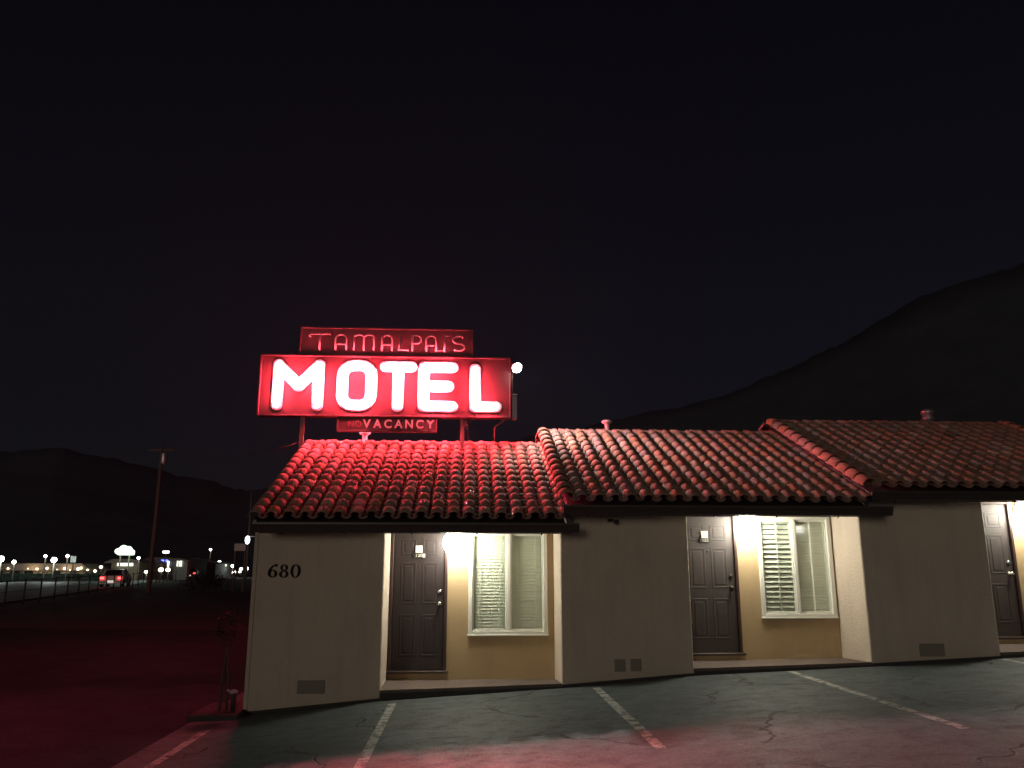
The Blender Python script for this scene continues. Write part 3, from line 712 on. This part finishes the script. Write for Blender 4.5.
# ------------------------------------------------------------------ left corner: shrub, standpipe, kerb
gx=-3.12; gy=11.25; gz=g(gx)
kb=MB(); kb.box(-3.45,-2.83,10.95,11.9,gz-.2,gz+.075,.015)
o=kb.build('planter_kerb',M['foundation']); tag(o,'low dark kerb at the foot of the left corner','kerb')
sh=empty('leafy_shrub',(gx,gy,gz))
mb=MB(); 
mb.tube([(gx-.03,gy,gz),(gx-.035,gy,gz+.35),(gx+.0,gy+.01,gz+.75),(gx+.02,gy,gz+1.0)],[.022,.018,.015,.01],7)
mb.tube([(gx+.05,gy+.02,gz),(gx+.045,gy+.02,gz+.5),(gx+.01,gy,gz+.9)],[.02,.016,.01],7)
mb.tube([(gx+.0,gy,gz+.85),(gx-.12,gy-.03,gz+.98),(gx-.20,gy-.03,gz+1.06)],.006,5)
mb.build('trunk',M['trunk'],sh)
mb=MB(); rnd=random.Random(3)
for k in range(420):
    a=rnd.uniform(0,6.28); ph=math.acos(rnd.uniform(-1,1)); rad=rnd.uniform(.35,1)**.6
    c=Vector((gx+.0+.19*rad*math.sin(ph)*math.cos(a)*(1+.3*math.sin(3*a)),gy+.18*rad*math.sin(ph)*math.sin(a),gz+1.12+.24*rad*math.cos(ph)+.05*math.sin(5*a)))
    d=Vector((rnd.uniform(-1,1),rnd.uniform(-1,1),rnd.uniform(-.6,.8))).normalized(); s_=d.cross(Vector((0,0,1))).normalized(); l=rnd.uniform(.03,.06)
    mb.add([c,c+d*l*.5+s_*l*.22,c+d*l,c+d*l*.5-s_*l*.22],[(0,1,2,3)])
mb.build('foliage',M['leaf'],sh); tag(sh,'thin stemmed dark shrub beside the left corner of the building','shrub')
px_=-2.97; 
sp=empty('standpipe',(px_,11.2,gz+.075)); mb=MB(); mb.lathe([(.03,0),(.03,.20),(.022,.22)],(px_,11.2,gz+.075)); mb.build('pipe',M['cable'],sp)
mb=MB(); mb.lathe([(.05,.215),(.06,.225),(.05,.25),(.015,.265)],(px_,11.2,gz+.075)); mb.tube([(px_-.02,11.2,gz+.30),(px_-.08,11.17,gz+.34)],.012,6); mb.build('valve_cap',M['galv'],sp)
tag(sp,'short standpipe with pale metal cap at the left corner','standpipe')
# downspout at left corner
mb=MB(); mb.box(-2.872,-2.815,YF+.02,YF+.07,gz,ZE[0]-.1,.008); mb.build('downspout',M['pier'],motel)

# ------------------------------------------------------------------ roadside on the left
def pole(name,px,ytop,ybase,r,label,cat,extra=None,grp=None):
    b=onz(px,ybase,zf); t=at(px,ytop,b.y); e=empty(name,b); h=(t.z-zf)
    mb=MB(); mb.tube([(b.x,b.y,zf-.2),(b.x+.05,b.y,zf+h*.5),(b.x+.02,b.y,zf+h)],[r,r*.85,r*.7],8); mb.build('pole',M['wood'],e)
    tag(e,label,cat,grp); return e,b,h
up,ub,uh=pole('utility_pole',148,446,592,.17,'tall leaning wooden utility pole beside the road','utility pole')
mb=MB(); mb.lathe([(.2,0),(.22,.05),(.22,.75),(.2,.8)],(ub.x+.28,ub.y-.2,zf+uh-1.3)); mb.build('transformer',M['galv'],up)
mb=MB(); mb.box(ub.x-.9,ub.x+.9,ub.y-.06,ub.y+.06,zf+uh-.35,zf+uh-.22,.01)
for k in (-.8,-.4,.4,.8): mb.lathe([(.03,0),(.05,.05),(.03,.14)],(ub.x+k,ub.y,zf+uh-.22),6)
mb.build('crossarm',M['wood'],up)
p2,b2,h2=pole('utility_pole',245.5,492,579,.16,'thin distant utility pole close to the building corner','utility pole')
# service cable from roof gable to the utility pole
mb=MB(); a=Vector((-2.95,14.2,3.75)); b=Vector((ub.x,ub.y,zf+uh-.4)); pts=[]
for k in range(25):
    t=k/24; p=a.lerp(b,t); p.z-=1.6*4*t*(1-t)*.35; pts.append(p)
mb.tube(pts,.013,5); o=mb.build('overhead_cable',M['cable']); tag(o,'thin overhead cable from the roof to the utility pole','cable')

# chain link fence along the road
fe=empty('roadside_fence',onz(4,606,zf)); tag(fe,'low dark roadside fence on thin posts at the left','fence')
f0=onz(4,606,zf); wire=MB(); n=26; 
for k in range(n):
    p=f0+dirv*(2.9*k-5.8)+Vector((0,0,0)); mb=MB(); mb.tube([(p.x,p.y,zf-.1),(p.x,p.y,zf+1.15)],.045,6); mb.build('post',M['cable'],fe)
for zz in (.15,.6,1.08):
    wire.tube([f0+dirv*(-5.8)+Vector((0,0,zz)),f0+dirv*(2.9*(n-1)-5.8)+Vector((0,0,zz))],.012 if zz<1 else .022,5)
wire.build('rail',M['cable'],fe)

# cars ---------------------------------------------------------
M['tyre']=mat('tyre',(.02,.02,.02),.9); M['carglass']=mat('car_glass',(.01,.012,.015),.1); M['rim']=mat('rim',(.4,.4,.4),.3,.8)
M['tail']=emis('tail_light',(1,.03,.03),14); M['head']=emis('head_light',(1,.9,.7),30); M['plate_w']=mat('licence_plate',(.7,.7,.7),.5,emit=(1,.95,.85),es=.8)  # licence plate emits in place of an unmodelled plate lamp
def car(name,px,py,rotz,paint,label,grp,tail=True,head=False,off=(0,0),tl=None):
    b=onz(px,py,zf); e=empty(name,(0,0,0))
    mb=MB()
    prof=[(-2.2,.28),(-2.25,.55),(-2.15,.92),(-1.55,1.0),(-1.0,1.42),(.35,1.45),(1.0,1.02),(2.0,.86),(2.2,.6),(2.2,.28)]
    xs=[(-.78,.0),(-.85,.0),(.85,.0),(.78,.0)]
    secs=[]
    for x,ins in ((-.88,.08),(-.80,.0),(.80,.0),(.88,.08)):
        secs.append([(x*(.80 if z>1.05 else 1),y*(1 if ins==0 else .985),z-(ins*.3 if z>.8 else -ins*.2)) for y,z in prof])
    vs=[p for s in secs for p in s]; n=len(prof); fs=[tuple(range(n))]
    for s in range(3):
        for j in range(n):
            k=(j+1)%n; fs.append((s*n+j,s*n+k,(s+1)*n+k,(s+1)*n+j))
    fs.append(tuple(3*n+j for j in range(n))[::-1]); mb.add(vs,fs); body=mb.build('body',paint,e,fix=True)
    mb=MB(); 
    for s in (-1,1): mb.add([(s*.715,-1.35,1.04),(s*.715,.75,1.06),(s*.712,.25,1.36),(s*.712,-.95,1.36)],[(0,1,2,3)])
    mb.add([(-.62,-1.62,1.01),(.62,-1.62,1.01),(.58,-1.08,1.39),(-.58,-1.08,1.39)],[(0,1,2,3)]); mb.add([(-.62,1.02,1.05),(.62,1.02,1.05),(.58,.45,1.41),(-.58,.45,1.41)],[(0,1,2,3)])
    mb.build('windows',M['carglass'],e)
    for sx in (-.8,.8):
        for sy in (-1.35,1.4):
            mb=MB(); mb.M=Matrix.Translation((sx,sy,.32))@Matrix.Rotation(R(90),4,'Y'); mb.lathe([(.2,-.1),(.31,-.1),(.32,-.06),(.32,.06),(.31,.1),(.2,.1)]); w=mb.build('wheel',M['tyre'],e)
            mb=MB(); mb.M=Matrix.Translation((sx+.02*(1 if sx>0 else -1),sy,.32))@Matrix.Rotation(R(90),4,'Y'); mb.lathe([(.05,-.095),(.19,-.09),(.19,.09),(.05,.095)]); mb.build('rim',M['rim'],w)
    for sx in (-.66,.66):
        mb=MB(); mb.box(sx-.13,sx+.13,-2.30,-2.18,.70,.82,.02); mb.build('taillight',(tl or M['tail']) if tail else mat('tail_off',(.2,.01,.01),.3),e)
        mb=MB(); mb.box(sx-.15,sx+.15,2.12,2.26,.58,.76,.02); mb.build('headlight',M['head'] if head else M['carglass'],e)
    mb=MB(); mb.box(-.26,.26,-2.275,-2.245,.40,.55,.004); mb.build('licence_plate',M['plate_w'],e)
    e.location=(b.x+off[0],b.y+off[1],zf+.01); e.rotation_euler=(0,0,rotz)
    tag(e,label,'car',grp); return e
hd=math.atan2(-dirv.x,dirv.y)
silver=mat('silver_paint',(.55,.55,.55),.3,.5); dark=mat('dark_paint',(.03,.03,.035),.3); white=mat('white_paint',(.7,.7,.68),.35)
G='cars on the highway'
car('car',115,587,hd,white,'pale car with two red tail lights nearest on the highway',G)
car('car',153,577,hd,dark,'dark car with red lights just right of the utility pole',G)
car('car',190,579,hd,dark,'dark car with red lights left of the oncoming headlights',G)
car('car',219,576.5,hd,silver,'distant car with red lights left in the far group of cars',G)
car('car',229,576.5,hd+math.pi,silver,'distant oncoming car with white headlights at the far end',G,tail=False,head=True)
car('car',236,576,hd+math.pi,dark,'farthest oncoming car with headlights near the thin pole',G,tail=False,head=True)

# shop buildings far across the road ----------------------------
warm=emis('warm_lamp',(1,.75,.4),9); cool=emis('cool_lamp',(.85,1,.95),34); M['wallf']=mat('far_wall',(.30,.25,.18),.8); M['rooff']=mat('far_roof',(.16,.13,.11),.8)
def far_building(name,px0,px1,pyt,Y,depth,label,roofh=.6,wall=None,zb=zf):
    a=at(px0,pyt,Y); b=at(px1,pyt,Y); e=empty(name,((a.x+b.x)/2,Y,zb)); H=a.z-roofh
    mb=MB(); mb.box(a.x,b.x,Y,Y+depth,zb-.3,H); mb.build('wall',wall or M['wallf'],e)
    mb=MB(); mb.prism([(a.x-.7,H+.002),(b.x+.7,H+.002),(b.x-.5,a.z),(a.x+.5,a.z)],Y-1.0,Y+depth+.5,'y'); mb.build('roof',M['rooff'],e,fix=True)
    tag(e,label,'building'); return e,a,b,H
e,a,b,H=far_building('shop_building',4,90,563.5,100,12,'long low shop building with warm eave lights at the far left',.8)
def box_obj(px0,px1,py0,py1,Y,m,name,parent,d=.15):
    p=at(px0,py1,Y); q=at(px1,py0,Y); mb=MB(); mb.box(p.x,q.x,Y,Y+d,p.z,q.z,min(.03,d/4)); return mb.build(name,m,parent)
for x0,x1 in ((10,20),(24,33),(52,60),(70,76),(84,88)): box_obj(x0,x1,568,574,99.85,M['carglass'],'shop_window',e,.1)
for x,y,s in ((8,568.5,1.2),(28,568.6,.6),(37,569,1.3),(47,568.3,1.5),(57,569.5,.5),(64.5,568.5,1.6),(70,570,.6),(78,569,1.8),(81,568,1.5),(87.5,570,1.1)):
    p=at(x,y,98.9); mb=MB(); mb.ball(p,.09*s,.09*s,.08*s,8,6); mb.build('eave_lamp',warm,e)
def ptlight(p,energy,col,parent,r=.2):
    ld=bpy.data.lights.new('lamp_light','POINT'); ld.energy=energy; ld.color=col; ld.shadow_soft_size=r
    o=bpy.data.objects.new('lamp_light',ld); COL.objects.link(o); o.parent=parent; o.location=Vector(p)-parent_origin(parent); return o
ptlight(at(30,569.5,98.2),70,(1,.75,.45),e); ptlight(at(64,569.5,98.2),70,(1,.75,.45),e)
def lot_lamp(px,py,Y,s,label,energy=0,n=1):
    p=at(px,py,Y); e=empty('lot_lamp',(p.x,Y,zf)); mb=MB(); mb.tube([(p.x,Y+.1,zf-.2),(p.x,Y+.1,p.z+.1)],.08,6); mb.build('pole',M['wood'],e)
    mb=MB(); mb.ball(p,.27*s,.18,.24*s,10,6); mb.build('lamp_head',cool,e)
    if energy: ptlight(p-Vector((0,.6,.4)),energy,(.85,1,.95),e,.3)
    tag(e,label,'lamp','lot lamps across the highway')
lot_lamp(1,559,92,1.25,'bright white lot lamp at the left edge of the photo',200)
lot_lamp(54,560,92,1.15,'brightest white lot lamp above the long shop roof',200)
lot_lamp(45.5,556,94,.5,'small white lamp left of the brightest lot lamp')
lot_lamp(67.5,556,94,.6,'small white lamp right of the brightest lot lamp')
lot_lamp(14,562,95,.8,'white lot lamp low over the left end of the shop roof')
hp=at(0,572.5,96.5); hq=at(108,573,96.5); rnd=random.Random(21); mb=MB()
he=empty('hedge',((hp.x+hq.x)/2,96.5,zf))
mb.box(hp.x-8,hq.x,96.2,96.9,zf-.1,hp.z-.12)
for k in range(2600):
    c=Vector((rnd.uniform(hp.x-8,hq.x+.3),rnd.uniform(95.9,97.1),rnd.uniform(zf,hp.z+.02+.12*math.sin(k)))); d=Vector((rnd.uniform(-1,1),rnd.uniform(-1,1),rnd.uniform(-.6,.8))).normalized(); s_=d.cross(Vector((0,0,1))).normalized(); l=rnd.uniform(.12,.3)
    mb.add([c,c+d*l*.5+s_*l*.25,c+d*l,c+d*l*.5-s_*l*.25],[(0,1,2,3)])
mb.build('foliage',M['leaf'],he); tag(he,'long low dark hedge in front of the shop with warm lights','hedge')
# grey board beside, its lit look put in as faint emission
p=at(73,559,95); e=empty('grey_board',(p.x,95,zf)); box_obj(70,76,556,562.5,95,mat('grey_board',(.5,.52,.5),.7,emit=(.8,1,.95),es=.12),'board',e); mb=MB(); mb.tube([(p.x,95.2,zf),(p.x,95.2,p.z)],.07,6); mb.build('post',M['wood'],e); tag(e,'dim grey board right of the white lot lamps','board')
# green-white cloud shaped shop sign on pole
e=empty('green_shop_sign',at(125,577,96)); mb=MB()
for x,y,w,h in ((119.5,551.2,1.05,.62),(123.5,549.5,1.0,.85),(128,550,1.0,.75),(131.5,552,.75,.5)):
    q=at(x,y,96); mb.ball(q,w*.52,.18,h*.58,12,8)
q0=at(116,555,96); q1=at(134,551,96); mb.box(q0.x+.2,q1.x,96.0,96.3,q0.z,q1.z,.05)
mb.build('sign_face',emis('green_white_sign',(.80,1.0,.84),2.2),e)
q=at(125,555,96.2); mb=MB(); mb.tube([(q.x-.5,96.2,zf-.2),(q.x-.5,96.2,q.z)],.1,6); mb.tube([(q.x+.5,96.2,zf-.2),(q.x+.5,96.2,q.z)],.1,6); mb.build('post',M['wood'],e)
q0=at(116.2,554.6,96.45); q1=at(134.2,548.6,96.45); mb=MB(); mb.box(q0.x,q1.x,96.4,96.5,q0.z,q1.z-.35,.04); mb.box(q0.x+.6,q1.x-.6,96.41,96.49,q1.z-.35,q1.z,.03); mb.build('glow_plate',emis('green_glow',(.05,.8,.30),.35),e)  # glowing plate added behind the sign for its green halo
tag(e,'glowing white and green rounded sign left of the utility pole','shop sign'); ptlight(at(125,556,94.5),250,(.7,1,.75),e)
e,a,b,H=far_building('store_building',112,140,559,104,10,'small store with a glowing white front band under the green sign',.5)
box_obj(117,133,561.2,565.8,103.9,emis('white_band',(.95,1,.85),3.5),'lit_sign_band',e,.08)
e,a,b,H=far_building('blue_sign_building',150,177,557.5,112,10,'store with blue neon strip lettering right of the utility pole',.3,wall=mat('far_wall_dark',(.12,.12,.14),.8))
blu=emis('blue_neon',(.10,.13,1.0),7); x=152.5; k=0; widths=(2.6,1.6,2.0,2.6,1.4,2.4,1.8,2.2)
for w in widths:
    box_obj(x,x+w*.72,558.8+(k%2)*.4,562.3-(k%3)*.5,111.8,blu,'sign_letter',e,.1); x+=w*.95; k+=1
box_obj(162.5,169,550.8,553.2,111.5,emis('white_rooftop_sign',(.95,.97,1),3.5),'lit_rooftop_sign',e)
q=at(165.7,553.5,111.6); mb=MB(); mb.tube([(q.x,111.6,H-.5),(q.x,111.6,q.z+.1)],.08,6); mb.build('sign_post',M['wood'],e)
box_obj(167,169.2,561,566.5,111.6,emis('white_door_light',(1,.97,.85),3),'lit_window',e,.1)
e,a,b,H=far_building('kiosk_building',174,188,558.5,108,8,'kiosk with one bright white lit front',.3,wall=mat('far_wall_grey',(.2,.2,.19),.8))
box_obj(176.5,183,560.5,566.3,107.9,emis('kiosk_front',(1,.98,.85),1.8),'lit_window',e,.1)
mb=MB(); p=at(178.2,566.2,107.85); mb.box(p.x,p.x+.1,107.82,107.88,p.z,p.z+.7); mb.box(p.x+.45,p.x+.55,107.82,107.88,p.z,p.z+.7); mb.build('mullion',M['cable'],e)
e,a,b,H=far_building('dark_store_building',192,216,561.5,120,8,'unlit low building behind the dark car',.3,wall=mat('far_wall_dim',(.16,.15,.14),.8))
for (x,y,s,col) in ((210.5,549.5,.35,'n'),(219.5,562,.45,'n'),(224.5,565.3,.5,'w'),(161,569.8,.6,'w'),(168,569.8,.55,'w'),(138.5,558,.3,'n'),(247,568.5,.45,'n'),(241,569,.5,'w'),(101,567,.4,'w'),(146,572,.35,'n'),(204,568,.4,'w'),(214.5,573,.55,'w'),(232.5,566,.4,'n'),(95,571,.35,'w')):
    p=at(x,y,125 if x>200 else 100); e=empty('street_lamp',(p.x,p.y,zf)); mb=MB(); mb.tube([(p.x,p.y+.15,zf-.2),(p.x,p.y+.15,p.z)],.06,6); mb.build('pole',M['wood'],e)
    mb=MB(); mb.ball(p,.5*s,.2,.42*s,8,6); mb.build('lamp_head',cool if col=='n' else emis('warm_white',(1,.85,.6),6),e)
    lab={210.5:'tiny high lamp above the far group of cars',219.5:'small white lamp left above the oncoming headlights',224.5:'small warm lamp just over the oncoming headlights',161:'low warm lamp below the blue sign',168:'lower warm lamp right of the one below the blue sign',138.5:'tiny lamp between the green sign and the utility pole',247:'small white lamp touching the building corner',241:'warm lamp right of the oncoming headlights',101:'small warm lamp between the long shop and the green sign',146:'tiny white lamp low beside the utility pole',204:'small warm lamp over the dark bush',214.5:'low warm lamp left of the oncoming headlights',232.5:'small white lamp high above the oncoming headlights',95:'faint warm lamp just past the right end of the long shop'}[x]
    tag(e,lab,'lamp','small lamps along the far road')
# grey sign board by the thin pole
p=at(240,547,60); e=empty('roadside_board',(p.x,60,zf)); box_obj(234,246,543.5,551,60,mat('pale_board',(.45,.45,.45),.7),'board',e,.1)
mb=MB(); mb.box(p.x-.4,p.x-.3,60.11,60.2,zf-.2,p.z,.01); mb.box(p.x+.3,p.x+.4,60.11,60.2,zf-.2,p.z,.01); mb.build('post',M['wood'],e); tag(e,'dim grey roadside board near the building corner','sign board')

# dark bush by the fence
def bush(px,py,w,h,label,seed):
    b=onz(px,py,zf); e=empty('bush',b); rnd=random.Random(seed); mb=MB()
    for k in range(5): mb.tube([b,b+Vector((rnd.uniform(-.3,.3)*w,rnd.uniform(-.2,.2)*w,h*.6))],[.05,.015],5)
    mb.build('stem',M['trunk'],e); mb=MB()
    cl=[(Vector((rnd.uniform(-.4,.4)*w,rnd.uniform(-.3,.3)*w,rnd.uniform(.25,.75)*h)),rnd.uniform(.18,.3)*w) for _ in range(9)]
    for k in range(1500):
        c0,r0=rnd.choice(cl); d0=Vector((rnd.gauss(0,1),rnd.gauss(0,1),rnd.gauss(0,.8))).normalized()*r0*rnd.uniform(.5,1.05)
        c=b+c0+d0
        if c.z<zf: continue
        d=Vector((rnd.uniform(-1,1),rnd.uniform(-1,1),rnd.uniform(-.6,.8))).normalized(); s_=d.cross(Vector((0,0,1))).normalized(); l=rnd.uniform(.1,.22)
        mb.add([c,c+d*l*.5+s_*l*.25,c+d*l,c+d*l*.5-s_*l*.25],[(0,1,2,3)])
    mb.build('foliage',M['leaf'],e); tag(e,label,'bush')
bush(196,592,2.6,1.3,'dark bush in front of the distant dark car',5)
bush(216,590,2.2,1.1,'dark bush below the far group of headlights',8)

# ------------------------------------------------------------------ hills
sky_pts=[(-700,430),(-300,455),(0,452),(60,449),(120,459),(180,476),(245,490),(300,482),(400,458),(560,432),(640,415),(720,396),(780,374),(850,338),(900,308),(960,282),(1024,262),(1200,230),(1500,215),(1900,240)]
def skyl(x):
    for (a,ya),(b,yb) in zip(sky_pts,sky_pts[1:]):
        if x<=b: return ya+(yb-ya)*(x-a)/(b-a)
    return 240
mb=MB(); vs=[]; N=420; rows=9; rnd=random.Random(11)
ph=[rnd.uniform(0,6.28) for _ in range(6)]
for k in range(N+1):
    x=-700+2600*k/N; y=skyl(x); ys=y; y+=1.2*math.sin(x*.043+ph[0])+.7*math.sin(x*.131+ph[1])*math.sin(x*.017+ph[2])+rnd.uniform(-1,1)**3*1.8
    dist=420.0
    d=_F+_R*((x-512)/F_PX)+_U*((384-y)/F_PX); hl=math.hypot(d.x,d.y); ux,uy=d.x/hl,d.y/hl; top=CAMZ+dist*d.z/hl; ds=_F+_R*((x-512)/F_PX)+_U*((384-ys)/F_PX); tops=CAMZ+dist*ds.z/math.hypot(ds.x,ds.y)
    for r in range(rows):
        t=r/(rows-1); rad=200+(dist-200)*t; z=-2+((top if r==rows-1 else tops)+2)*(t**1.15); z+=(3*math.sin(x*.013+r*1.1)*math.sin(r*.9+x*.005) if 0<r<rows-1 else 0)
        vs.append((ux*rad,uy*rad,z))
    vs.append((ux*(dist+250),uy*(dist+250),-5))
R1=rows+1
mb.add(vs,[(k*R1+r,(k+1)*R1+r,(k+1)*R1+r+1,k*R1+r+1) for k in range(N) for r in range(rows)],True)
o=mb.build('hills',M['hill'],fix=True); tag(o,'dark wooded hills against the night sky',kind='structure')

# unseen lamp added behind the camera to give the reflection in the right shutter pane
cp=Vector((11.2,-2.3,2.85))
e=empty('reflection_lamp',(cp.x,cp.y,g(cp.x))); mb=MB(); mb.tube([(cp.x,cp.y,g(cp.x)-.1),(cp.x,cp.y,cp.z-.16)],.04,8); mb.lathe([(.14,-.18),(.16,-.16),(.05,-.14)],cp); mb.build('post',M['bronze'],e)
mb=MB(); mb.ball(cp,.16,.16,.18); mb.build('lamp_globe',emis('reflection_globe',(1,.95,.85),20),e); tag(e,'unseen globe lamp on a post, added for its reflection in the shuttered window','lamp')

hm=bpy.data.materials.new('glow_haze'); hm.use_nodes=True; nt=hm.node_tree; nt.nodes.remove(nt.nodes['Principled BSDF'])  # haze volume added to give sign and lamps a bloom-like glow
pv=nt.nodes.new('ShaderNodeVolumePrincipled'); pv.inputs['Color'].default_value=(.66,.76,1.0,1); pv.inputs['Density'].default_value=HAZE; pv.inputs['Anisotropy'].default_value=.0
nt.links.new(pv.outputs[0],nt.nodes['Material Output'].inputs['Volume'])
mb=MB(); mb.box(-960,960,-70,960,-8,330); o=mb.build('haze',hm); tag(o,'thin haze added for the glow around the sign and lamps',kind='stuff')
# ------------------------------------------------------------------ world, sun, camera
w=bpy.data.worlds.new('World'); C.world=w; w.use_nodes=True; nt=w.node_tree
sk=nt.nodes.new('ShaderNodeTexSky'); sk.sky_type='NISHITA'; sk.sun_disc=False; SUN_E,SUN_A=R(6),R(200)
sk.sun_elevation=SUN_E; sk.sun_rotation=SUN_A; sk.air_density=1.0; sk.dust_density=.3
tn=nt.nodes.new('ShaderNodeMix'); tn.data_type='RGBA'; tn.blend_type='MULTIPLY'; tn.inputs['Factor'].default_value=1; tn.inputs['B'].default_value=(.80,.80,1.5,1); nt.links.new(sk.outputs[0],tn.inputs['A']); nt.links.new(tn.outputs['Result'],nt.nodes['Background'].inputs[0]); nt.nodes['Background'].inputs[1].default_value=.0010
sd=bpy.data.lights.new('street_fill','SUN'); sd.energy=.26; sd.color=(1,.90,.74); sd.angle=R(14)  # weak warm sun added in place of unseen street lights behind the camera
so=bpy.data.objects.new('street_fill',sd); COL.objects.link(so)
dirn=Vector((math.sin(SUN_A)*math.cos(SUN_E),math.cos(SUN_A)*math.cos(SUN_E),math.sin(SUN_E)))
so.rotation_mode='QUATERNION'; so.rotation_quaternion=Vector((0,0,1)).rotation_difference(dirn)
cd=bpy.data.cameras.new('camera'); cam=bpy.data.objects.new('camera',cd); COL.objects.link(cam); C.camera=cam
cd.sensor_width=36; cd.lens=36*F_PX/1024; cd.clip_start=.05; cd.clip_end=3000
cam.location=(0,0,CAMZ); cam.rotation_euler=(math.pi/2+PITCH,0,-YAW)
C.view_settings.view_transform='Standard'; C.view_settings.look='None'; C.view_settings.exposure=0; C.view_settings.gamma=1
C.render.resolution_x=1024; C.render.resolution_y=768
